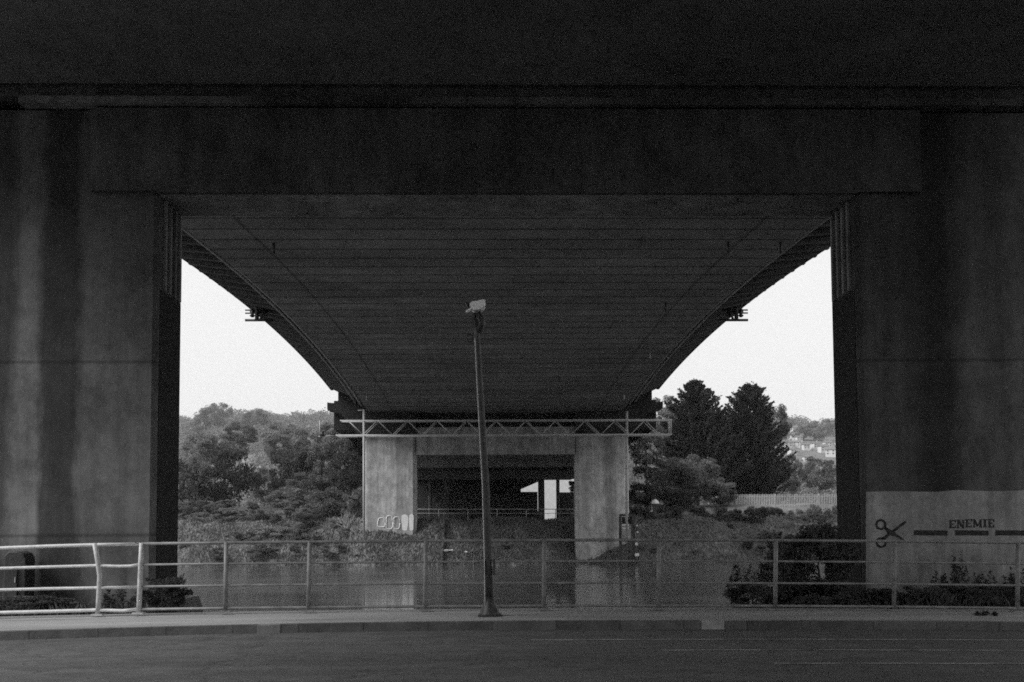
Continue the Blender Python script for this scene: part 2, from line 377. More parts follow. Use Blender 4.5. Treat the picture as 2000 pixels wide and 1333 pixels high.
# ------------------------------------------------------------------ piers
def chcol(b, x0, x1, y0, y1, z0, z1, c):
    b.prism([(x0+c, y0), (x1-c, y0), (x1, y0+c), (x1, y1-c), (x1-c, y1), (x0+c, y1), (x0, y1-c), (x0, y0+c)], z0, z1, 'Z')
near = empty('bridge_pier', (AX, 19.75, -3), 'nearest concrete portal pier, two broad stained columns and a deep crossbeam framing the view', 'bridge pier')
ci, ceo = 6.76, 11.25
NY0, NY1 = 19.0, 20.52
b = MB(); chcol(b, AX-ceo, AX-ci, NY0, NY1, -3, 9.55, .09); cl = b.build('column', C['col_l'], near, 'left column with vertical dark run-off streaks')
b = MB(); chcol(b, AX+ci, AX+ceo, NY0, NY1, -3, 9.55, .09); cr = b.build('column', C['col_r'], near, 'right column with pale painted band near its foot')
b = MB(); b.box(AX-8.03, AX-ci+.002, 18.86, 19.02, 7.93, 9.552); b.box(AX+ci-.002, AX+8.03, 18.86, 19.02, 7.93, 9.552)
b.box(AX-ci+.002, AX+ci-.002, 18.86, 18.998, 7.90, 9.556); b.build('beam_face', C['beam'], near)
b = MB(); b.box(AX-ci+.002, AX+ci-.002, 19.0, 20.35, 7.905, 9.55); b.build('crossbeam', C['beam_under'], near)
for s in (-1, 1):
    # outer crosshead over the column
    b = MB(); b.prism([(AX+s*11.253, 7.0), (AX+s*14.2, 9.4), (AX+s*14.2, 10.6), (AX+s*11.253, 10.6)], 19.05, 20.4, 'Y'); b.build('crosshead', C['beam'], near)
    # dark sheet over the lower inner flank, upright strips above
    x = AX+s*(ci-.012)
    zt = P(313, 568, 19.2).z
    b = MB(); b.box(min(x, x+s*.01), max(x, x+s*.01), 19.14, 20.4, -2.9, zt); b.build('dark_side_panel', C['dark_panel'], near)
    b = MB(); 
    for k in range(4):
        y = 19.3+k*.3; b.box(min(x-s*.04, x+s*.01), max(x-s*.04, x+s*.01), y, y+.1, zt+.02, 7.88)
    b.build('vertical_batten', C['beam_under'], near)
g = random.Random(8); b = MB(); rings = []
for x in lin(-9, 10.4, 60):
    f_ = g.uniform(-.02, .02); rings.append([(x, 18.76+f_, 9.6), (x, 18.8+f_, 9.76+f_), (x, 19.3, 9.79+f_), (x, 19.3, 9.6)])
b.loft(rings); b.build('bearing_shelf', C['ledge'], near)
b = MB(); b.box(AX-11.2, AX+11.2, 18.95, 20.3, 9.8, 10.35); b.build('bearing_plinth', C['plinth'], near)
# painted panel with stencil on right column
pf = 18.997
def pxz(px, py): p = P(px, py, 19.0); return p.x, p.z
top = [(1691, 961), (1740, 960), (1790, 960.5), (1830, 961), (1868, 957.5), (1905, 959), (1950, 960), (2000, 958), (2040, 959), (2100, 957), (2128, 958)]
bot = [(2128, 1165), (2000, 1165), (1850, 1165), (1691, 1165)]
poly = [pxz(*q) for q in top+bot]
b = MB(); b.prism(poly, pf-.004, pf, 'Y'); pp = b.build('painted_panel', C['paint'], cr, 'pale painted rectangle with stencilled scissors and dashed cut line')
def flat(name, polys, depth=.004, m='black'):
    b = MB()
    for i, q in enumerate(polys): b.prism([pxz(*t) for t in q], pf-.004-depth-.0004*(i % 5), pf-.0038, 'Y')
    return b
g = 0
fl = MB()
def ring(cx, cy, ro, ri, squash=1, a0=0, a1=360):
    q = []
    steps = 18
    out = []
    for i in range(steps):
        t0 = R(a0+(a1-a0)*i/steps); t1 = R(a0+(a1-a0)*(i+1)/steps)
        out.append([(cx+ro*math.cos(t0), cy+ro*squash*math.sin(t0)), (cx+ro*math.cos(t1), cy+ro*squash*math.sin(t1)), (cx+ri*math.cos(t1), cy+ri*squash*math.sin(t1)), (cx+ri*math.cos(t0), cy+ri*squash*math.sin(t0))])
    return out
def stroke(x0, y0, x1, y1, w0, w1=None):
    w1 = w1 or w0; dx, dy = x1-x0, y1-y0; l = math.hypot(dx, dy); nx, ny = -dy/l, dx/l
    return [(x0+nx*w0/2, y0+ny*w0/2), (x1+nx*w1/2, y1+ny*w1/2), (x1-nx*w1/2, y1-ny*w1/2), (x0-nx*w0/2, y0-ny*w0/2)]
sc = ring(1720, 1025, 11, 6.5)+ring(1721, 1060, 11, 6.5)
sc += [stroke(1727, 1031, 1764, 1055, 6, 4), stroke(1713, 1054, 1728, 1051, 4, 5), stroke(1727, 1051, 1769, 1019, 6, 4.5), stroke(1733, 1036, 1746, 1045, 8, 8)]
flat('x', sc).build('scissors_stencil', C['black'], cr)
for a, c in ((1784.5, 1850.5), (1865, 1930.5), (1944, 2010), (2024, 2090)):
    flat('x', [[(a, 1036), (c, 1036.5), (c, 1046.5), (a, 1046)]]).build('stencilled_dash', C['black'], cr)
def letter(ch, x, y0, y1, w):
    o = []; t = w*.3; s_ = 2.2
    if ch == 'E':
        o = [[(x+1, y0), (x+1+t, y0), (x+1+t, y1), (x+1, y1)], stroke(x, y0+1.1, x+w, y0+1.1, 2.4), stroke(x, y1-1.1, x+w, y1-1.1, 2.4),
             stroke(x+1, (y0+y1)/2, x+w*.72, (y0+y1)/2, 2.2), stroke(x+w-.8, y0, x+w-.8, y0+5, 1.8), stroke(x+w-.8, y1, x+w-.8, y1-5, 1.8)]
    if ch == 'N':
        o = [stroke(x+2, y0, x+2, y1, 2.6), stroke(x+w-2, y0, x+w-2, y1, 2.6), stroke(x+1.5, y0, x+w-1.5, y1, 4.2), stroke(x-.6, y0+1, x+4, y0+1, 2), stroke(x-.4, y1-1, x+4.4, y1-1, 2), stroke(x+w-4.4, y0+1, x+w+.4, y0+1, 2)]
    if ch == 'M':
        m_ = x+w/2
        o = [stroke(x+2, y0, x+2, y1, 2.4), stroke(x+w-2.5, y0, x+w-2.5, y1, 4), stroke(x+1.5, y0, m_, y1-2, 4), stroke(x+w-2, y0, m_, y1-2, 2.6), stroke(x-.4, y1-1, x+4.4, y1-1, 2), stroke(x+w-5.4, y1-1, x+w+.4, y1-1, 2), stroke(x-.6, y0+1, x+3, y0+1, 2), stroke(x+w-3, y0+1, x+w+.4, y0+1, 2)]
    if ch == 'I':
        o = [[(x+w/2-2.2, y0), (x+w/2+2.2, y0), (x+w/2+2.2, y1), (x+w/2-2.2, y1)], stroke(x, y0+1, x+w, y0+1, 2.2), stroke(x, y1-1, x+w, y1-1, 2.2)]
    return o
xx = 1853.5
lets = []
for ch, wd in (('E', 13), ('N', 14.5), ('E', 13), ('M', 17), ('I', 8), ('E', 12)):
    dy = {0: 1, 1: .5}.get(len(lets), 0)
    lets.append(letter(ch, xx, 1014.5+(1.5 if xx < 1870 else 0), 1030.5+(1.5 if xx < 1870 else 0), wd)); xx += wd+2.1
for l_ in lets: flat('x', l_).build('stencilled_letter', C['black'], cr)

# mid pier on the far bank
FY0, FY1 = 84.0, 85.6
far = empty('bridge_pier', (AX, 84.8, -3), 'middle distance concrete pier on the far bank behind the lattice gantry', 'bridge pier')
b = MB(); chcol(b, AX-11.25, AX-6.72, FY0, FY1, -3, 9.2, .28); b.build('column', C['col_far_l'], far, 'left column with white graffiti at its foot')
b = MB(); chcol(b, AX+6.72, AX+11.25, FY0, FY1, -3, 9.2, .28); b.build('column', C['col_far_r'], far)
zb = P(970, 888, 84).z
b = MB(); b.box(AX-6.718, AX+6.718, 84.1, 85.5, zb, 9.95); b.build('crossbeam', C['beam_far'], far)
for s in (-1, 1):
    b = MB()
    b.prism([(AX+s*6.722, 9.203), (AX+s*11.253, 9.203), (AX+s*11.5, 9.2), (AX+s*13.0, 11.05), (AX+s*14.2, 11.45), (AX+s*14.2, 12.05), (AX+s*6.722, 11.3)], 83.8, 85.5, 'Y')
    b.build('crosshead', C['edge'], far)
    b = MB(); b.box(min(AX+s*10.9, AX+s*13.3), max(AX+s*10.9, AX+s*13.3), 83.9, 85.1, 11.1, 13.2); b.build('diaphragm', C['edge'], far)
# graffiti at the foot of the left far column: pale rounded letters
C['tagwhite'] = simple('pale_spray_paint', .8, .12, 3)
for i, (a, c, t, bt) in enumerate(((738, 752, 1012, 1030), (754, 767, 1008, 1034), (769, 781, 1010, 1034), (784, 797, 1005, 1037), (799, 808, 1004, 1037))):
    q = []
    cx, cy, rxx, ryy = (a+c)/2, (t+bt)/2, (c-a)/2, (bt-t)/2
    for k in range(16):
        an = 2*math.pi*k/16; ca, sa = math.cos(an), math.sin(an)
        q.append((cx+rxx*math.copysign(abs(ca)**.6, ca)*(1+.12*math.sin(3*an+i)), cy+ryy*math.copysign(abs(sa)**.6, sa)))
    b = MB(); pts = [P(x, y, FY0) for x, y in q]; b.prism([(p.x, p.z) for p in pts], FY0-.012, FY0-.001, 'Y')
    if i < 3:
        b = MB(); b.tube([Vector((p.x, FY0-.012, p.z)) for p in pts+pts[:1]], .035, 4)
    b.build('graffiti_letter', C['tagwhite'], far.children[0] if far.children else far)

def simple_pier(Y, zbeam, label, cols, bw2):
    e = empty('bridge_pier', (AX, Y, 1), label, 'bridge pier')
    for s in (-1, 1):
        for a_, c_ in cols:
            b = MB(); chcol(b, min(AX+s*a_, AX+s*c_), max(AX+s*a_, AX+s*c_), Y, Y+1.4, 1, 9.88 if a_ > bw2 else zbeam, .12); b.build('column', C['beam'], e)
    b = MB(); b.box(AX-bw2, AX+bw2, Y+.05, Y+1.35, zbeam+.002, 9.88); b.build('crossbeam', C['beam_far'] if Y < 120 else C['rib'], e)
simple_pier(115, P(970, 912, 115).z, 'dim pier standing directly behind the middle distance pier', ((9.9, 11.2),), 9.89)
simple_pier(147, P(970, 936, 147).z, 'darkest farthest pier seen through both nearer openings', ((6.55, 7.45), (9.25, 9.7)), 13.4)

# back wall beneath the approach: dark boarded building with gaps
bw_ = empty('warehouse', (AX, 175, 2), 'dark low building under the far spans with bright gaps at right', 'warehouse')
b = MB()
def wseg(x0, x1, y0, y1, Y=176, m='rust', name='wall', par=None):
    a = P(x0, y1, Y); c = P(x1, y0, Y); b = MB(); b.box(a.x, c.x, Y, Y+.4, a.z, c.z); return b.build(name, C[m], par or bw_)
wseg(560, 1017, 915, 1032)
wseg(1017.2, 1049.8, 961, 1032)
a = [P(x, y, 176) for x, y in ((1017, 915), (1017, 956), (1052, 941), (1052, 915))]
b = MB(); b.prism([(p.x, p.z) for p in a], 176.02, 176.42, 'Y'); b.build('sloping_eave', C['rust'], bw_)
wseg(1050, 1062, 998, 1032)
wseg(1008, 1135, 905, 1024, 228, 'render', 'pale_gable')
wseg(1091, 1300, 961, 1032, 176)
# ------------------------------------------------------------------ foliage generators
def leaf_mesh(name, centers, sizes, mats, nrm=None, aspect=.6, extra=None):
    n_ = len(centers); d1 = rng.normal(size=(n_, 3)); d1 /= np.linalg.norm(d1, axis=1)[:, None]
    if nrm is not None: d1 = nrm
    d2 = rng.normal(size=(n_, 3)); d2 -= (d2*d1).sum(1)[:, None]*d1; d2 /= np.linalg.norm(d2, axis=1)[:, None]
    s = sizes[:, None]
    c = centers
    v = np.stack([c-d1*s, c-d2*s*aspect*.6+d1*s*.1, c+d1*s, c+d2*s*aspect*.6+d1*s*.1], 1).reshape(-1, 3)
    f = np.arange(n_*4).reshape(-1, 4)
    V, Fq = v, f
    me = bpy.data.meshes.new(name)
    me.vertices.add(len(V)); me.vertices.foreach_set('co', V.astype(np.float32).ravel())
    me.loops.add(Fq.size); me.loops.foreach_set('vertex_index', Fq.astype(np.int32).ravel())
    me.polygons.add(len(Fq)); me.polygons.foreach_set('loop_start', np.arange(0, Fq.size, 4, dtype=np.int32)); me.polygons.foreach_set('loop_total', np.full(len(Fq), 4, np.int32))
    me.update(calc_edges=True); me.materials.append(mats); return me
def crown_pts(nleaf, nclump=40, clump=.22, seed=0, flat=.0, low=-.75):
    g = np.random.default_rng(seed)
    u = g.normal(size=(nclump, 3)); u /= np.linalg.norm(u, axis=1)[:, None]
    rr = g.uniform(.45, .9, nclump)**.7
    c = u*rr[:, None]; c[:, 2] = np.maximum(c[:, 2], low)
    sz = g.uniform(.6, 1.3, nclump)*clump
    k = g.integers(0, nclump, nleaf)
    off = g.normal(size=(nleaf, 3)); off /= np.linalg.norm(off, axis=1)[:, None]; off *= (g.uniform(0, 1, nleaf)**.35)[:, None]
    return c[k]+off*sz[k][:, None]*np.array([1.15, 1.15, .85])
def bushmesh(name, nleaf, leaf, m, seed, **kw):
    p = crown_pts(nleaf, seed=seed, **kw); g = np.random.default_rng(seed+99)
    return leaf_mesh(name, p, g.uniform(.6, 1.3, len(p))*leaf, m)
BUSH = {}
for key, mname in (('dark', 'leaf_dark'), ('mid', 'leaf_mid'), ('pale', 'leaf_pale')):
    BUSH[key] = [bushmesh('foliage_'+key, 9000, .055, C[mname], 10+i+len(key)*7, nclump=46, clump=.24) for i in range(3)]
BUSH['bigleaf'] = [bushmesh('foliage_broad', 3500, .07, C['leaf_mid'], 71, nclump=40, clump=.25)]
BUSH['near'] = [bushmesh('foliage_near', 8500, .062, C['leaf_near'], 81+i, nclump=34, clump=.27) for i in range(2)]
def trunk_mesh(h, r0, seed, limbs=5, lim=9):
    g = random.Random(seed); b = MB()
    pts = [(g.uniform(-.03, .03)*h*(i/4), g.uniform(-.03, .03)*h*(i/4), h*i/4) for i in range(5)]
    b.tube(pts, [r0*(1-.2*i) for i in range(5)], 7)
    for k in range(limbs):
        z = h*g.uniform(.45, .9); an = g.uniform(0, 6.28); l = min(h*g.uniform(.3, .55), lim*.55)
        p0 = Vector((0, 0, z)); p1 = p0+Vector((math.cos(an)*l*.5, math.sin(an)*l*.5, l*.4)); p2 = p1+Vector((math.cos(an)*l*.4, math.sin(an)*l*.4, l*.5))
        b.tube([p0, p1, p2], [r0*.45, r0*.3, r0*.1], 5)
    return b
def plant(name, px, py, rxp, ryp, Y, kind, label, cat, group=None, seed=0, parts=('foliage', 'stem')):
    c = P(px, py, Y); sx = rxp*Y/F; sz = ryp*Y/F
    gz = H(c.x, Y)
    e = empty(name, (c.x, Y, min(gz, c.z-sz*.5)), label, cat, group)
    base = Vector(e.location)
    me = BUSH[kind][seed % len(BUSH[kind])]
    o = link(parts[0], me, e); o.location = (0, 0, c.z-base.z); o.scale = (sx, max(sx*.8, .5), sz); o.rotation_euler[2] = seed*1.7
    h = max(.3, c.z-base.z+sz*.2); tb = trunk_mesh(h, min(max(.03, .035*h), sx*.09), seed, 4, min(sx, sz))
    me2 = bpy.data.meshes.new(parts[1]); me2.from_pydata(tb.v, [], tb.f); me2.materials.append(C['bark']); link(parts[1], me2, e)
    return e
TR = ('crown', 'trunk')
# left side of the far bank
Lset = [
 ('tree', 420, 878, 38, 34, 128, 'mid', 'soft grey tree just above the top of the biggest dark bush', TR),
 ('tree', 548, 872, 36, 30, 132, 'pale', 'pale-leaved tree between the white house and the dark upright bush', TR),
 ('tree', 605, 870, 44, 40, 140, 'pale', 'lighter tree midway between the small white house and the gantry', TR),
 ('tree', 690, 860, 34, 40, 128, 'mid', 'grey tree crown partly hidden by the far left column', TR),
 ('bush', 375, 1000, 34, 24, 93, 'mid', 'scrubby bush closing the gap beside the left near column edge', ('foliage', 'stem')),
 ('bush', 385, 940, 34, 50, 96, 'mid', 'grey bush wedged between the left near column and the biggest dark bush', ('foliage', 'stem')),
 ('bush', 600, 955, 50, 34, 97, 'mid', 'spreading grey bush low between two dark bushes on the left bank', ('foliage', 'stem')),
 ('tree', 392, 872, 42, 34, 150, 'pale', 'pale round-topped tree at the far left edge of the gap, above the big dark bush', TR),
 ('tree', 468, 850, 38, 26, 165, 'mid', 'mid grey tree on the left, directly above the small white house', TR),
 ('tree', 560, 862, 52, 38, 158, 'mid', 'broad tree on the left rising between the white house and the gantry lamp', TR),
 ('tree', 655, 868, 55, 42, 135, 'mid', 'leafy tree behind the left end of the lattice gantry', TR),
 ('bush', 420, 935, 80, 72, 98, 'dark', 'biggest dark round bush beside the left near column, over the bank grass', ('foliage', 'stem')),
 ('bush', 516, 948, 36, 38, 104, 'mid', 'grey bush just right of the biggest dark bush', ('foliage', 'stem')),
 ('bush', 568, 925, 45, 62, 100, 'dark', 'dark upright bush under the white house on the left bank', ('foliage', 'stem')),
 ('bush', 628, 912, 48, 60, 101, 'mid', 'bushy growth left of the dark thicket at the far column', ('foliage', 'stem')),
 ('bush', 683, 912, 40, 60, 96, 'dark', 'dark thicket touching the left edge of the far pier column', ('foliage', 'stem')),
 ('bush', 560, 975, 58, 26, 93, 'mid', 'low spreading bramble in the middle of the left bank', ('foliage', 'stem')),
 ('bush', 640, 985, 50, 32, 91, 'mid', 'bramble mound left of the bare branched shrub', ('foliage', 'stem')),
 ('bush', 695, 985, 30, 34, 89, 'mid', 'rough growth behind the bare branched shrub', ('foliage', 'stem')),
 ('bush', 605, 1020, 38, 20, 88, 'dark', 'small dark hollow bush low on the left bank above the rail', ('foliage', 'stem')),
 ('bush', 470, 1010, 60, 22, 90, 'pale', 'pale low scrub below the biggest dark bush', ('foliage', 'stem')),
 ('bush', 385, 1030, 45, 20, 88, 'pale', 'pale scrub beside the left near column foot', ('foliage', 'stem')),
 ('bush', 540, 1040, 40, 15, 86, 'pale', 'lowest pale scrub clump on the left bank near the water', ('foliage', 'stem')),
]
Rset = [
 ('bush', 1262, 872, 45, 42, 97, 'bigleaf', 'broad-leaved bush right of the far pier column, below the gantry end', ('foliage', 'stem')),
 ('bush', 1300, 935, 65, 48, 99, 'mid', 'wide grey bush above the small white tank', ('foliage', 'stem')),
 ('bush', 1250, 965, 35, 28, 96, 'dark', 'dark bush left of the small white tank', ('foliage', 'stem')),
 ('bush', 1362, 930, 50, 42, 102, 'mid', 'grey bush in front of the left conifer', ('foliage', 'stem')),
 ('bush', 1405, 960, 38, 30, 100, 'mid', 'bush touching the left end of the pale palisade fence', ('foliage', 'stem')),
 ('bush', 1330, 972, 45, 22, 97, 'dark', 'dark low bush between the white tank and the fence', ('foliage', 'stem')),
 ('bush', 1470, 948, 50, 22, 118, 'pale', 'pale shrub showing over the top of the palisade fence', ('foliage', 'stem')),
 ('tree', 1545, 925, 32, 42, 125, 'mid', 'small tree right of the conifers below the hillside houses', TR),
 ('tree', 1600, 925, 40, 36, 150, 'mid', 'loose pale tree beside the right near column', TR),
 ('tree', 1520, 830, 30, 40, 160, 'mid', 'round-topped tree peeping from behind the right conifer against the sky', TR),
 ('tree', 1290, 810, 38, 40, 170, 'mid', 'tall soft tree left of the conifers above the gantry end', TR),
]
for i, (nm, px, py, rx_, ry_, Y, kd, lb, pt) in enumerate(Lset+Rset):
    plant(nm, px, py, rx_, ry_, Y, kd, lb, nm, seed=i, parts=pt)
for i, (px, py, rx_, ry_, lb) in enumerate(((426, 812, 34, 28, 'round crown standing highest on the left skyline'), (392, 828, 26, 20, 'lower crown at the left end of the skyline'), (500, 820, 30, 20, 'wide crown on the left skyline right of the highest one'), (1600, 838, 34, 20, 'wide soft crown on the right skyline beside the near column'), (1562, 846, 22, 16, 'small crown on the right skyline over the houses'))):
    plant('tree', px, py, rx_, ry_, 620, 'mid', lb, 'tree', seed=i+30, parts=TR)
g = random.Random(21)
for i in range(84):
    px = g.uniform(355, 705); py = g.uniform(985, 1088)
    r_ = g.uniform(10, 24)*(1.15 if py < 1050 else .7)
    plant('bush', px, py, r_, r_*g.uniform(.45, .7), 91-(py-985)*.088, g.choice(['mid', 'mid', 'mid', 'pale', 'pale', 'dark']), 'one of the low scrub clumps dotted over the left bank grass', 'bush', 'scrub clumps on the left bank', seed=i+80)
for i in range(34):
    px = g.uniform(1236, 1640); py = g.uniform(1000, 1082)
    r_ = g.uniform(10, 22)*(1.1 if py < 1050 else .7)
    plant('bush', px, py, r_, r_*g.uniform(.45, .7), 91-(py-985)*.088, g.choice(['mid', 'dark', 'dark']), 'one of the rough dark scrub clumps over the right bank below the ivy mounds', 'bush', 'scrub clumps on the right bank', seed=i+180)
for i in range(22):
    px = g.uniform(815, 1125); py = g.uniform(1020, 1080)
    r_ = g.uniform(7, 15)
    plant('bush', px, py, r_, r_*.45, 90-(py-1015)*.1, g.choice(['mid', 'dark']), 'one of the trodden weed clumps on the slope under the far pier', 'bush', 'weed clumps under the far pier', seed=i+230)
# dark ivy hedge bank on the right
for i in range(11):
    px = 1248+i*38; dk = i < 8
    plant('bush', px, 1016+(i % 3)*5-4, 27, 29, 88+(i % 2)*1.5, 'dark' if dk else 'mid',
          'one of the low ivy mounds on the right bank under the palisade fence', 'bush', 'ivy mounds in a row along the right bank', seed=i+40)
for i in range(7):
    plant('bush', 1265+i*58, 1050+(i % 2)*4, 30, 13, 85.5, 'mid', 'one of the small grass-edged shrubs at the water line on the right bank', 'bush', 'small shrubs along the right shoreline', seed=i+60)
# conifers
def conifer(name, px, ptop, pbase, halfw, Y, label, seed, pw=.7, forks=1.0):
    g = np.random.default_rng(seed)
    t = P(px, ptop, Y); bz = P(px, pbase, Y).z; hgt = t.z-bz; R0 = halfw*Y/F
    gz = H(t.x, Y)
    e = empty(name, (t.x, Y, gz), label, 'conifer')
    C_, D_, Sz = [], [], []
    nb = 400
    for k in range(nb):
        u = g.uniform(0, 1)**1.15; z = bz-gz+hgt*u*.98-.06*hgt*(1-u)
        prof = (1-u)**pw*(.9+.1*math.sin(min(1, u*3.0)*math.pi/2))
        L_ = R0*prof*g.uniform(.72, 1.1)+.2
        an = g.uniform(0, 2*math.pi); dirv = np.array([math.cos(an), math.sin(an), g.uniform(-.05, .35)])
        m_ = int(90+130*prof)
        s = g.uniform(0.1, 1, m_)**.7
        p = np.array([0, 0, z])+dirv*(s*L_)[:, None]
        p[:, 2] += .3*L_*s**2.2
        p += g.normal(size=(m_, 3))*(.085*R0*(1.15-s*.9))[:, None]*.5
        C_.append(p); dd = dirv+g.normal(size=(m_, 3))*.5; dd[:, 2] += .4; dd /= np.linalg.norm(dd, axis=1)[:, None]; D_.append(dd); Sz.append(g.uniform(.09, .21, m_))
    # forked leader shoots
    for (dx, dz, ln) in ((0, 0, 1.7), (R0*.22*forks, -1.3, 1.9), (-R0*.22*forks, -2.0, 1.9), (R0*.4*forks, -2.6, 1.6)):
        m_ = 130; s = g.uniform(0, 1, m_)**1.3; an = g.uniform(0, 6.28, m_)
        lean = np.array([dx*.12, 0, 1]); p = np.array([dx*.8, 0, hgt+bz-gz+dz-ln])+lean*(s*ln)[:, None]
        p[:, 0] += np.cos(an)*(1-s)*.65; p[:, 1] += np.sin(an)*(1-s)*.65
        C_.append(p); dd = np.stack([np.cos(an), np.sin(an), np.full(m_, .9)], 1); dd /= np.linalg.norm(dd, axis=1)[:, None]; D_.append(dd); Sz.append(np.full(m_, .17))
    c = np.concatenate(C_); dd = np.concatenate(D_); sz = np.concatenate(Sz)
    me = leaf_mesh('crown', c, sz, C['leaf_con'], nrm=dd, aspect=.7); link('crown', me, e)
    b = MB(); b.tube([(0, 0, 0), (.1, 0, hgt*.5), (0, 0, hgt*.9+bz-gz)], [.35, .22, .04], 7)
    me2 = bpy.data.meshes.new('trunk'); me2.from_pydata(b.v, [], b.f); me2.materials.append(C['bark']); link('trunk', me2, e)
conifer('conifer_tree', 1357, 744, 960, 112, 112, 'left of the two big dark conifers, with forked spiky top', 5, .7, 1.5)
conifer('conifer_tree', 1463, 752, 965, 98, 116, 'right and fuller of the two big dark conifers, next to the distant houses', 9, .58, .3)
conifer('conifer_tree', 1405, 812, 960, 70, 118, 'lower dark conifer filling the notch between the two tall ones', 13)

# grasses on the far bank (uncountable)
def grass(name, n_, fx, y0, y1, hmin, hmax, m, label=None, wid=.05):
    g = np.random.default_rng(len(name)+n_)
    X = g.uniform(fx[0], fx[1], n_); Y = g.uniform(y0, y1, n_); Z = np.array([H(a, c) for a, c in zip(X, Y)])
    ok = Z > WATER-.05; X, Y, Z = X[ok], Y[ok], Z[ok]; n_ = len(X)
    cl = .55+.45*np.sin(X*1.3+np.sin(Y*1.1)*2)*np.sin(Y*.9+X*.4)
    h = g.uniform(hmin, hmax, n_)*(.5+cl)
    an = g.uniform(0, 6.28, n_); w_ = wid*g.uniform(.6, 1.5, n_); lean = g.normal(size=(n_, 2))*.35*h[:, None]
    b0 = np.stack([X-np.cos(an)*w_, Y-np.sin(an)*w_, Z-.05], 1); b1 = np.stack([X+np.cos(an)*w_, Y+np.sin(an)*w_, Z-.05], 1)
    m1 = np.stack([X+np.cos(an)*w_*.8+lean[:, 0]*.4, Y+lean[:, 1]*.4, Z+h*.6], 1); tp = np.stack([X+lean[:, 0], Y+lean[:, 1], Z+h], 1)
    V = np.stack([b0, b1, m1, tp], 1).reshape(-1, 3); Fq = np.arange(n_*4).reshape(-1, 4)
    me = bpy.data.meshes.new(name); me.vertices.add(len(V)); me.vertices.foreach_set('co', V.astype(np.float32).ravel())
    me.loops.add(Fq.size); me.loops.foreach_set('vertex_index', Fq.astype(np.int32).ravel())
    me.polygons.add(len(Fq)); me.polygons.foreach_set('loop_start', np.arange(0, Fq.size, 4, dtype=np.int32)); me.polygons.foreach_set('loop_total', np.full(len(Fq), 4, np.int32))
    me.update(calc_edges=True); me.materials.append(m); tag(link(name, me), label, 'grass', kind='stuff')
grass('bank_grass', 30000, (-34, -10.5), 79.5, 92, .05, .26, C['grass'], 'rough pale grass covering the left far bank', .09)
grass('bank_grass', 26000, (-10.5, 12), 79.5, 92, .08, .3, C['grass_dark'], 'short trodden grass on the slope under the far pier', .07)
grass('bank_grass', 26000, (11.5, 40), 80, 93, .06, .28, C['grass_dark'], 'dark tangled grass on the right far bank', .09)
grass('weeds', 5000, (5.2, 13), 16.7, 18.9, .08, .35, C['leaf_near'], 'dark weeds at the foot of the right near column', .02)
grass('weeds', 4000, (-13, -6.0), 16.7, 18.9, .08, .3, C['leaf_near'], 'dark weeds at the foot of the left near column', .02)

# near shrubs
NS = [
 (1600, 1092, 72, 78, 18.0, 'large black-leaved shrub in front of the right near column flank'),
 (1530, 1115, 62, 52, 18.1, 'broad black shoulder of the shrub growth between two rail posts right of centre'),
 (1470, 1165, 48, 30, 17.6, 'low left lobe of the dark shrub growth, hanging over the water right of centre'),
 (1590, 1165, 110, 34, 17.5, 'low dark undergrowth beneath the large black-leaved shrub'),
 (1720, 1172, 50, 26, 17.6, 'low dark hedge clump directly below the scissors stencil'),
 (1800, 1172, 50, 28, 17.6, 'low dark hedge clump below the first painted dash'),
 (1875, 1170, 45, 30, 17.6, 'low dark hedge clump below the stencilled word'),
 (1950, 1170, 55, 30, 17.6, 'low dark hedge clump at the right edge of the photo'),
 (60, 1180, 75, 18, 17.6, 'dark weeds below the left rails at the photo edge'),
 (318, 1160, 26, 34, 17.9, 'dark shrub at the inner foot of the left near column'),
]
for i, (px, py, rx_, ry_, Y, lb) in enumerate(NS):
    plant('shrub', px, py, rx_, ry_, Y, 'near', lb, 'shrub', seed=i+5)
def weed(px, pybase, ptop, wpx, Y, label, seed):
    g = random.Random(seed); u = Y/F; c = P(px, pybase, Y); hh = (pybase-ptop)*u; e = empty('weed', (c.x, Y, c.z), label, 'weed')
    st = MB(); lf = []; dn = []; sz = []
    for k in range(9):
        x0 = g.uniform(-.5, .5)*wpx*u; h = hh*g.uniform(.35, 1)*(1-abs(x0)/(wpx*u)*.9); lx = g.uniform(-.25, .25)*h
        pts = [Vector((x0+lx*t*t, g.uniform(-.03, .03), h*t)) for t in (0, .35, .7, 1)]
        st.tube(pts, [.006, .005, .004, .002], 4)
        for m_ in range(int(26+60*h)):
            t = g.uniform(.12, 1); w_ = .10*(1.1-t)*(.5+h); an = g.uniform(0, 6.28)
            lf.append((x0+lx*t*t+math.cos(an)*w_*g.uniform(.1, 1), math.sin(an)*w_, h*t+g.uniform(-.01, .03))); dv = Vector((math.cos(an), math.sin(an), g.uniform(-.2, .9))).normalized(); dn.append(tuple(dv)); sz.append(g.uniform(.018, .042))
    me = leaf_mesh('leaves', np.array(lf), np.array(sz), C['leaf_near'], nrm=np.array(dn)); link('leaves', me, e)
    me2 = bpy.data.meshes.new('stems'); me2.from_pydata(st.v, [], st.f); me2.materials.append(C['bark']); link('stems', me2, e)
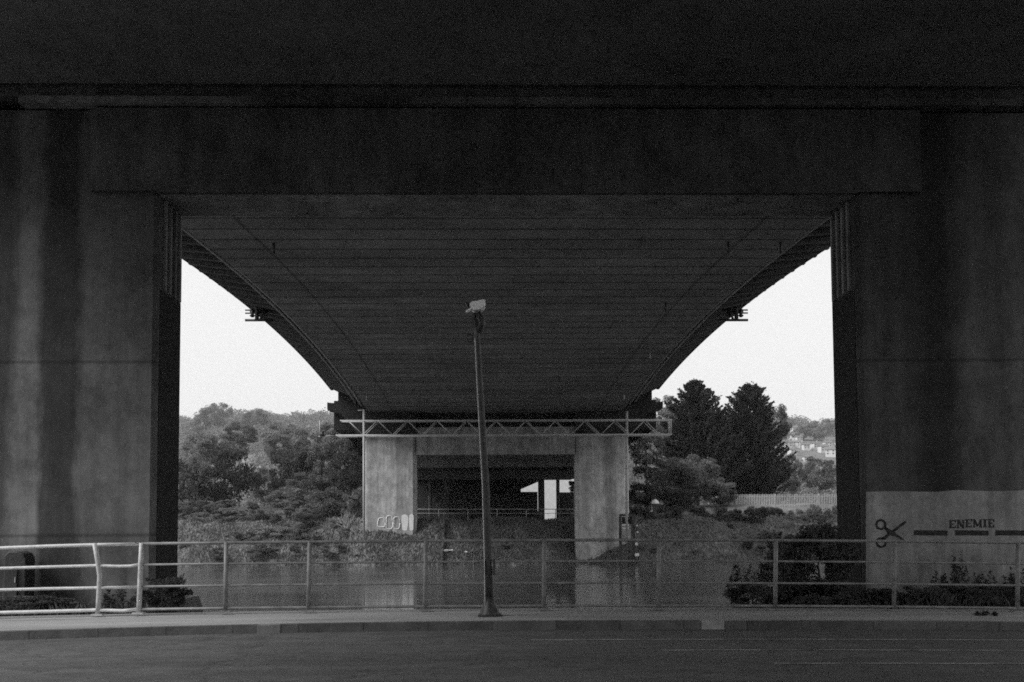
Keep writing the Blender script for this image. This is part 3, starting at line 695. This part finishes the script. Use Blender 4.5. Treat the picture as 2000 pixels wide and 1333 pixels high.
for i, (px, pb_, pt_, wp, Y, lb) in enumerate((
    (1878, 1150, 1056, 34, 18.3, 'tallest slim dark weed standing before the pale painted panel'),
    (1835, 1152, 1110, 40, 18.3, 'short wispy weed left of the tallest one by the painted panel'),
    (1925, 1152, 1104, 50, 18.3, 'wispy weed right of the tallest one by the painted panel'),
    (1985, 1152, 1090, 50, 18.3, 'thin weeds at the right edge of the photo before the panel'),
    (1590, 1060, 992, 60, 18.3, 'thin spiky sprays sticking up out of the black shrub at the right near column'),
    (1520, 1075, 1030, 60, 18.1, 'leafy sprays on the left shoulder of the black shrub at right'),
    (1445, 1150, 1072, 44, 17.5, 'pale-tipped sprays hanging out left of the black shrub over the water'),
    (225, 1185, 1120, 50, 17.6, 'thin weeds seen behind the bent rail post at left'),
    (345, 1190, 1095, 40, 17.9, 'thin straggling stems at the inner edge of the left near column'),
    (1925, 1204, 1193, 46, 15.3, 'flat dark weed tuft growing out of the pavement at right'),
    (90, 1190, 1150, 70, 17.4, 'thin weeds low behind the bright left rails'))):
    weed(px, pb_, pt_, wp, Y, lb, i+3)
# bare branched shrub
g = random.Random(3); base = P(693, 1062, 86); e = empty('bare_shrub', base, 'bare pale branched shrub leaning out beside the far left column', 'shrub')
b = MB()
def branch(p, d_, l, r, dep):
    q = p+d_*l; b.tube([p, (p+q)/2+Vector((g.uniform(-.05, .05), 0, g.uniform(-.05, .05)))*l, q], [r, r*.8, r*.6], 4)
    if dep:
        for k in range(3):
            nd_ = (d_+Vector((g.uniform(-.9, .9), g.uniform(-.5, .5), g.uniform(-.3, .5)))).normalized(); branch(p+d_*l*g.uniform(.5, 1), nd_, l*g.uniform(.55, .8), r*.6, dep-1)
for k in range(5): branch(base+Vector((g.uniform(-.6, .6), 0, 0)), Vector((g.uniform(-.7, .6), g.uniform(-.3, .3), 1)).normalized(), 1.3, .06, 3)
b.build('branches', C['dead'], e)

# ------------------------------------------------------------------ far hillside
def ground_hit(px, py, Y0=230):
    Y = Y0
    while Y < 1000:
        p = P(px, py, Y)
        if p.z <= H(p.x, Y): return p
        Y += 3
    return P(px, py, 880)
houses = []
hp = [(1530, 843, 15), (1545, 852, 14), (1552, 838, 13), (1600, 852, 17), (1538, 868, 15), (1556, 867, 14), (1574, 872, 13), (1592, 872, 15), (1608, 878, 17), (1622, 884, 19), (1616, 868, 15), (1547, 882, 14), (1543, 905, 20), (1545, 922, 18), (1575, 895, 13), (1640, 870, 17), (1560, 856, 12)]
hl = ['topmost left white house on the right hill, close to the conifer', 'second white house from the conifer in the upper cluster', 'small pale house tucked under the skyline trees',
 'bright lone house among trees high on the right hill', 'left end house of the long pale terrace row', 'second house of the long terrace row', 'small house in the middle of the terrace row',
 'fourth house of the terrace row where it steps down', 'large pale house right of the terrace row', 'whitest house nearest the right near column', 'upper pale house above the whitest one',
 'short pale house just below the left end of the terrace', 'wide white house low on the hill beside the right conifer', 'lowest white house on the right hill', 'tiny isolated pale house below the terrace row',
 'pale house mostly hidden behind the right near column', 'pale house just above the terrace row']
def house(p, wd, Y, label, mt, rot=0, nm='house'):
    h = wd*.55; d_ = wd*.8
    gz = H(p.x, Y); z0 = -2; e = empty(nm, (p.x, Y, gz), label, 'house'); e.rotation_euler[2] = rot
    b = MB(); b.v = []; b.box(-wd/2, wd/2, -d_/2, d_/2, z0, h)
    me = bpy.data.meshes.new('wall'); me.from_pydata(b.v, [], b.f); me.materials.append(mt); link('wall', me, e)
    b = MB(); b.prism([(-d_/2-.4, h-.02), (d_/2+.4, h-.02), (0, h+wd*.28)], -wd/2-.3, wd/2+.3, 'X')
    me = bpy.data.meshes.new('roof'); me.from_pydata(b.v, [], b.f); me.materials.append(C['roof']); ro = link('roof', me, e)
    b = MB(); b.box(wd*.3, wd*.4, -.4, .4, h+wd*.15, h+wd*.42); me = bpy.data.meshes.new('chimney'); me.from_pydata(b.v, [], b.f); me.materials.append(C['brick']); link('chimney', me, ro)
    for sx in (-.27, .27):
        for zz in (.12, .6):
            b = MB(); b.box(sx*wd-wd*.08, sx*wd+wd*.08, -d_/2-.05, -d_/2+.05, h*zz, h*zz+h*.24)
            me = bpy.data.meshes.new('window'); me.from_pydata(b.v, [], b.f); me.materials.append(C['glass']); link('window', me, e)
for i, ((px, py, wpx), lb) in enumerate(zip(hp, hl)):
    p = ground_hit(px, py+5); Y = p.y; houses.append((p.x, Y)); house(p, wpx*Y/F, Y, lb, C['render'], rot=[.2, -.3, .1, .4][i % 4])
for px, py, wpx, lb in ((487, 907, 26, 'small white gabled house among the trees on the left'),):
    p = ground_hit(px, py+5); Y = p.y; houses.append((p.x, Y)); house(p, wpx*Y/F, Y, lb, C['render'], rot=[.2, -.3, .1, .4][i % 4])
# hillside wood as one mass
def wood(name, xr, n_, label, seed):
    g = np.random.default_rng(seed); cs = []; ss = []
    k = 0
    while k < n_:
        Y = g.uniform(215, 930)**1; X = g.uniform(xr[0], xr[1])*Y
        if any(abs(X-hx) < 12 and (-160 if X < 0 else -75) < Y-hy < 5 for hx, hy in houses): k += .2; continue
        if X > 0 and Y > 330 and g.uniform() < .15: k += 1; continue
        r = g.uniform(5, 9)*(1 if Y > 350 else .7); z = H(X, Y)+r*g.uniform(.3, .75)
        if Y > 860: r *= 1.15
        m_ = 420; cl = g.normal(size=(9, 3)); cl /= np.linalg.norm(cl, axis=1)[:, None]; cl[:, 2] = np.abs(cl[:, 2])*.9-.1
        q = cl[g.integers(0, 9, m_)]*.62; o_ = g.normal(size=(m_, 3)); o_ /= np.linalg.norm(o_, axis=1)[:, None]
        p = (q+o_*.42)*np.array([r, r, r*g.uniform(.8, 1.15)])+np.array([X, Y, z])
        cs.append(p); ss.append(g.uniform(.5, 1.0, m_)*r*.105); k += 1
    me = leaf_mesh(name, np.concatenate(cs), np.concatenate(ss), C['leaf_far'], aspect=1.0)
    tag(link(name, me), label, 'wood', kind='stuff')
wood('hillside_wood', (-.36, -.10), 560, 'hazy wooded hillside filling the skyline on the left', 1)
wood('hillside_wood', (.13, .39), 430, 'hazy wooded hillside behind houses on the right', 2)

# ------------------------------------------------------------------ palisade fence, far rails
e = empty('palisade_fence', P(1525, 1000, 100), 'pale upright palisade fence on the right bank, part solid and part see-through', 'fence')
b = MB(); pa = P(1437, 990, 100); pb = P(1650, 992, 100)
x = pa.x
zt_ = P(1525, 966, 100).z; zl = P(1525, 998, 100).z
while x < pb.x:
    solid = x < P(1515, 990, 100).x
    wv = .10 if solid else .055
    b.box(x, x+wv, 100, 100.03, zl, zt_+(.04 if int(x*7) % 2 else 0)); x += .17
b.build('pales', C['truss'], e)
for zz in (zl+.25, zt_-.25): 
    b = MB(); b.box(pa.x, pb.x, 100.035, 100.08, zz, zz+.07); b.build('rail', C['truss'], e)
for px in (1437, 1515, 1600): 
    p = P(px, 990, 100); b = MB(); b.box(p.x-.06, p.x+.06, 100.085, 100.2, zl-.6, zt_+.05); b.build('post', C['truss'], e)

def railing(name, xpost, ztop, zbot, Y, levels, rpost, rrail, mat_, label, Yf=None):
    e = empty(name, (xpost[0], Y, zbot), label, 'railing'); Yf = Yf or (lambda x: Y)
    return e
# far bank rail between the far columns
e = empty('handrail', P(970, 1012, 90), 'thin dark handrail on top of the far slope between the pier columns', 'railing')
for py, rr in ((995, .035), (1003, .025)):
    b = MB(); b.tube([P(770, py, 90), P(1150, py, 90)], rr, 6); b.build('rail', C['metal'], e)
for px in range(800, 1141, 57):
    b = MB(); b.tube([P(px, 994, 90), P(px, 1016, 90)], .04, 6); b.build('post', C['metal'], e)
e = empty('handrail', P(1260, 1002, 92), 'short broken white handrail beside the white tank on the right bank', 'railing')
b = MB(); b.tube([P(1232, 999, 90), P(1275, 999, 90)], .04, 6); b.build('rail', C['white'], e)
for px in (1236, 1256, 1273): b = MB(); b.tube([P(px, 988, 90), P(px, 1004, 90)], .035, 6); b.build('post', C['truss'], e)
# rubble & brush heap under the far pier
BUSH['pile'] = BUSH['mid']
plant('bush', 890, 990, 42, 12, 93, 'mid', 'low scrubby heap in shadow behind the far handrail', 'bush', seed=3)
plant('bush', 1120, 950, 12, 14, 150, 'dark', 'dark tree blob in the bright gap beside the far right column', 'bush', seed=4)
# white debris by the water
for i, (px, py, s) in enumerate(((858, 1090, .25), (872, 1086, .3), (880, 1092, .2), (909, 1089, .22), (884, 1103, .2), (968, 1066, .35), (1005, 1070, .3))):
    p = P(px, py, 82.5); zz = max(H(p.x, 82.5), WATER); g = random.Random(i); b = MB(); n6 = 7
    rings = []
    for j, (hh, rr) in enumerate(((0, .8), (.3, 1), (.6, .75), (.75, .3))):
        rings.append([(p.x+math.cos(k*6.283/n6)*s*rr*g.uniform(.8, 1.2), 82.5+math.sin(k*6.283/n6)*s*.7*rr*g.uniform(.8, 1.2), zz+hh*s) for k in range(n6)])
    b.loft(rings); b.build('stone', C['kerb_pale'] if i > 4 else C['white'], loc=(p.x, 82.5, zz))
    o = bpy.context.scene.objects[-1] if False else col.objects[-1]
    tag(o, 'small pale stone on the far shore below the middle pier opening', 'stone', 'pale stones scattered on the far shore')
# white tank behind bushes
p = P(1277, 984, 96); s = 96/F; e = empty('water_tank', (p.x, 95.5, H(p.x, 95.5)), 'small bright white domed tank peeping over the right bank', 'tank')
b = MB(); rings = []
for hh, rr in ((-1.0, 9), (-.3, 9.5), (2, 8.8), (5, 6.8), (7.2, 4), (8.2, 1)):
    rings.append([(p.x+math.cos(k*.3927)*rr*s, 95.5+math.sin(k*.3927)*rr*s, p.z+hh*s) for k in range(16)])
b.loft(rings); b.build('dome', C['white'], e); b = MB(); b.box(p.x-.38, p.x+.38, 95.2, 95.8, H(p.x, 95.5)-.2, p.z-1.05*s); b.build('base', C['metal_dark'], e)

# ------------------------------------------------------------------ gantry
G0 = 80.0
e = empty('lattice_gantry', P(970, 850, G0), 'long horizontal lattice steel gantry hung across the front of the far pier', 'gantry')
def q(px, py, Y=G0): return P(px, py, Y)
for Yp in (G0, G0+.9):
    top_r = 1312; b = MB(); b.tube([q(664, 822), q(1312, 820)] if Yp == G0 else [q(664, 822)+Vector((0, .9, 0)), q(1312, 820)+Vector((0, .9, 0))], .055, 6); b.build('top_chord', C['truss'], e)
    b = MB(); dv = Vector((0, Yp-G0, 0)); b.tube([q(656, 851)+dv, q(1312, 849)+dv], .075, 6); b.build('bottom_chord', C['truss'], e)
    b = MB(); xk = 680.0; up = True
    while xk+29 < 1308:
        pa_ = q(xk, 822 if up else 850)+dv; pb_ = q(xk+29, 850 if up else 821)+dv; b.tube([pa_, pb_], .038, 5); xk += 29; up = not up
    b.build('lattice_bracing', C['truss'], e)
    b = MB(); b.tube([q(1310, 820)+dv, q(1310, 849)+dv], .07, 6); b.build('end_post', C['truss'], e)
b = MB()
for px in range(680, 1311, 58): b.tube([q(px, 822), q(px, 822)+Vector((0, .9, 0))], .03, 5); b.tube([q(px, 850), q(px, 850)+Vector((0, .9, 0))], .03, 5)
b.build('cross_member', C['truss'], e)
for px, pt in ((711, 800), (1224, 804)):
    b = MB(); b.tube([q(px, pt, 80.45), q(px, 1060, 80.45)], .11, 8); b.build('support_post', C['truss'], e)
b = MB(); b.tube([q(699, 802, 80.45), q(712, 802, 80.45)], .04, 5); b.build('bracket_arm', C['truss'], e)
e2 = empty('signal_lamp', q(627, 850), 'small dark signal lamp on a stub pole left of the gantry end', 'lamp')
b = MB(); b.tube([q(625, 822), q(625, 849)], .06, 6); b.build('pole', C['truss'], e2)
b = MB(); b.tube([q(629, 843), q(629, 853)], [.12, .2], 10); b.build('lamp_housing', C['metal_dark'], e2)
b = MB(); b.tube([q(622, 853), q(660, 851)], .04, 6); b.build('arm', C['truss'], e2)
# cantilevered lighting brackets on the deck edges
for sgn, (px, py), lb in ((-1, (500, 612), 'dark bracket fixture sticking out of the left deck edge against the sky'), (1, (1440, 612), 'dark ladder-like bracket fixture on the right deck edge against the sky')):
    Y = 55; e = empty('deck_bracket', P(px, py, Y), lb, 'bracket'); u = Y/F; c = P(px, py, Y)
    def L2(x0, y0, x1, y1, r): return [(c.x+sgn*x0*u, Y, c.z-y0*u), (c.x+sgn*x1*u, Y, c.z-y1*u)]
    b = MB()
    b.tube(L2(-34, 14, 21, 14, 0), .075, 6); b.build('bottom_bar', C['metal_dark'], e)
    b = MB()
    for yy, xe in ((-6, 21), (0, 21), (-3, 12), (5, 12)): b.tube(L2(-22, yy, xe, yy, 0), .045, 5)
    b.build('rung', C['metal_dark'], e)
    b = MB(); b.tube(L2(-2, -22, -2, 14, 0), .12, 6); b.tube(L2(-18, -12, -8, 14, 0), .07, 6); b.tube(L2(7, -8, 7, 8, 0), .1, 6); b.build('upright', C['metal_dark'], e)
# notice frame and gauge post by the right far column
e = empty('notice_frame', P(1224, 1060, 81.5), 'dark frame with a pale board at the foot of the far right column', 'notice frame')
for a_, c_, t_, b_ in ((1210, 1240, 1004, 1009), (1210, 1214, 1009, 1100), (1236, 1240, 1009, 1100)):
    b = MB(); p0 = P(a_, b_, 81.5); p1 = P(c_, t_, 81.5); b.box(p0.x, p1.x, 81.5, 81.65, p0.z, p1.z-.002); b.build('frame_bar', C['metal_dark'], e)
for t_, b_ in ((1027, 1031), (1033, 1053)):
    b = MB(); p0 = P(1215, b_, 81.5); p1 = P(1232, t_, 81.5); b.box(p0.x, p1.x, 81.46, 81.5, p0.z, p1.z); b.build('board', C['col_far_l'] if False else C['kerb_pale'], e)
b = MB(); p0 = P(1215, 1024, 81.5); p1 = P(1235, 1010, 81.5); b.box(p0.x, p1.x, 81.52, 81.6, p0.z, p1.z); b.build('upper_panel', C['rust'], e)
e = empty('gauge_post', P(1245, 1095, 81.2), 'leaning depth gauge post with white plates by the water on the right', 'gauge post')
b = MB(); b.tube([P(1243, 1022, 81.2), P(1249, 1112, 81.2)], .05, 6); b.build('post', C['metal_dark'], e)
for cx, cy, s1, s2 in ((1244, 1027, 1.5, 1.5), (1245, 1040, 1.8, 1.6), (1243, 1063, 2.4, 2.8), (1244, 1084, 4, 3)):
    b = MB(); a_ = P(cx-s1, cy+s2, 81.1); c_ = P(cx+s1, cy-s2, 81.1); b.box(a_.x, c_.x, 81.06, 81.12, a_.z, c_.z); b.build('plate', C['white'], e, bevel=.03)
# dark cabinet behind the left rails
p = P(27, 1160, 18.6); e = empty('utility_cabinet', (p.x, 18.55, 0), 'dark round-shouldered cabinet against the left near column behind the rails', 'cabinet')
a_ = P(6, 1170, 18.5); c_ = P(50, 1078, 18.5); xm = (a_.x+c_.x)/2; hw = (c_.x-a_.x)/2
b = MB(); b.prism([(a_.x, -.1), (c_.x, -.1), (c_.x, c_.z-.12), (c_.x-.06, c_.z-.03), (c_.x-.15, c_.z), (a_.x+.08, c_.z), (a_.x, c_.z-.08)], 18.5, 18.9, 'Y'); b.build('casing', C['metal_dark'], e, bevel=.015)
b = MB(); b.box(xm-.1, xm+.06, 18.46, 18.5, .25, c_.z-.3); b.build('door_panel', C['rust'] if False else C['beam'], e)
b = MB(); b.box(xm+.03, xm+.045, 18.44, 18.46, .5, .6); b.build('handle', C['metal'], e)

# ------------------------------------------------------------------ pedestrian railings
RY = 16.05
def rp(px, py): return P(px, py, RY)
def build_rails(e, xs_, rows, mr, mp, rads, posts, rpst):
    for row, rr in zip(rows, rads):
        b = MB(); b.tube([rp(x, y) for x, y in row], rr, 8); b.build('rail', mr, e)
    for pts in posts:
        b = MB(); b.tube([rp(x, y) for x, y in pts], rpst, 8); 
        b2 = pts[-1]; c = rp(*b2); b.box(c.x-.09, c.x+.09, RY-.07, RY+.07, c.z-.005, c.z+.02)
        b.build('post', mp, e)
e = empty('pedestrian_railing', rp(230, 1203), 'left-hand railing length with bright rails and a post knocked out of line', 'railing')
rowsL = [[(-420, 1094), (-150, 1081), (0, 1071), (100, 1067), (190, 1064.5), (274, 1063)],
         [(-420, 1132), (-150, 1120), (0, 1110.5), (100, 1107.5), (190, 1105), (230, 1106.5), (255, 1106), (274, 1102.5)],
         [(-420, 1174), (-150, 1162), (0, 1152.5), (100, 1150), (190, 1148.5), (274, 1147)],
         [(-420, 1220), (-150, 1208), (0, 1197), (100, 1194.5), (190, 1192), (240, 1193.5), (274, 1190)]]
build_rails(e, None, rowsL, C['metal_pale'], C['metal'], [.028, .024, .024, .028],
            [[(185, 1062), (190, 1090), (195, 1125), (193, 1165), (191, 1202)], [(277, 1061), (275, 1100), (273, 1150), (271, 1199)], [(-60, 1072), (-60, 1209)], [(-330, 1090), (-330, 1222)]], .042)
e = empty('pedestrian_railing', rp(1100, 1195), 'long straight four-rail railing along the pavement edge, running to the right', 'railing')
xr = [277, 440, 602, 830, 1062, 1286, 1514, 1746, 1987, 2230, 2480]
def ycurve(y0, x): return y0+.0058*(960-x)+ (9/(960**2))*(x-960)**2*(1.0 if x > 960 else .55)
rows = [[(x, ycurve(y0, x)) for x in xr] for y0 in (1056, 1097, 1139.5, 1184)]
posts = []
for x in xr[1:]:
    lean = {440: 2, 602: 3}.get(x, 1.5); posts.append([(x+lean, ycurve(1055, x)), (x, ycurve(1191, x))])
build_rails(e, None, rows, C['rail_steel'], C['rail_steel'], [.024, .018, .018, .022], posts, .036)

# ------------------------------------------------------------------ camera mast
MY = 15.2
def mp_(px, py, dy=0): return P(px, py, MY+dy)
e = empty('camera_mast', mp_(957, 1203), 'leaning dark steel pole carrying a pale security camera, at the kerbside in the centre', 'camera mast')
b = MB(); b.tube([mp_(956, 1196), mp_(953, 1095), mp_(949, 950), mp_(940, 800), mp_(932, 650), mp_(931, 625)], [.062, .058, .054, .048, .036, .034], 12); b.build('pole', C['metal_dark'], e)
b = MB(); b.tube([mp_(957, 1203), mp_(956.5, 1196), mp_(956, 1180), mp_(955.5, 1166)], [.19, .15, .095, .064], 14); b.build('flared_base', C['metal_dark'], e)
b = MB(); b.box(mp_(934, 1200).x, mp_(978, 1200).x, MY-.2, MY+.2, sag(0)+.112, sag(0)+.135); b.build('base_plate', C['metal_dark'], e)
for a_, c_ in ((943.5, 947.5), (962, 967.5)):
    p0 = mp_(a_, 1123); p1 = mp_(c_, 1092); b = MB(); b.box(p0.x, p1.x, MY-.06, MY+.06, p0.z, p1.z); b.build('strap_bracket', C['metal_dark'], e, bevel=.012)
b = MB(); b.tube([mp_(947, 1195, -.07), mp_(946, 1095, -.07), mp_(942, 950, -.065), mp_(934, 800, -.06), mp_(927, 660, -.05)], .007, 6); b.build('pole_highlight', C['metal_pale'], e)  # pale strip drawn in as the highlight down the pole's left side
cm = empty('security_camera', (0, 0, 0), 'x', 'x'); bpy.data.objects.remove(cm)
b = MB(); b.tube([mp_(934, 650), mp_(941, 632), mp_(933, 612)], [.045, .06, .05], 8); b.tube([mp_(926, 625), mp_(927, 612)], .03, 6); b.build('mount_bracket', C['metal_dark'], e)
b = MB(); cen = mp_(918, 661); b.tube([cen+Vector((math.cos(t)*.05, 0, math.sin(t)*.06)) for t in [k*.5236 for k in range(13)]], .012, 5); b.build('cable_loop', C['metal_dark'], e)
b = MB(); A = [(917.5, 593), (922, 589.5), (945, 585), (948, 587), (947.5, 598), (940, 604.5), (926, 606.5), (918, 599)]
pts = [mp_(x, y, -.12) for x, y in A]; b.prism([(p.x, p.z) for p in pts], MY-.14, MY+.12, 'Y'); hs = b.build('camera_housing', C['cam'], e, 'pale boxy camera housing', bevel=.01)
b = MB(); b.tube([mp_(924, 602, -.05), mp_(911, 609, -.12)], [.028, .018], 8); b.build('wiper_arm', C['cam'], e)
b = MB(); b.tube([mp_(917.5, 596, 0), mp_(911.5, 598.5, 0)], [.055, .06], 12); b.build('lens_hood', C['metal_dark'], hs)

# ------------------------------------------------------------------ haze
b = MB(); b.box(-1900, 1900, -500, 2700, -5, 150); n = bpy.data.materials.new('haze_air'); n.use_nodes = True
t = n.node_tree; t.nodes.clear(); oo = t.nodes.new('ShaderNodeOutputMaterial'); vv = t.nodes.new('ShaderNodeVolumePrincipled')
vv.inputs['Density'].default_value = .00026; vv.inputs['Color'].default_value = (.9, .9, .9, 1); t.links.new(vv.outputs[0], oo.inputs['Volume'])
hz = b.build('haze', n); tag(hz, kind='stuff')
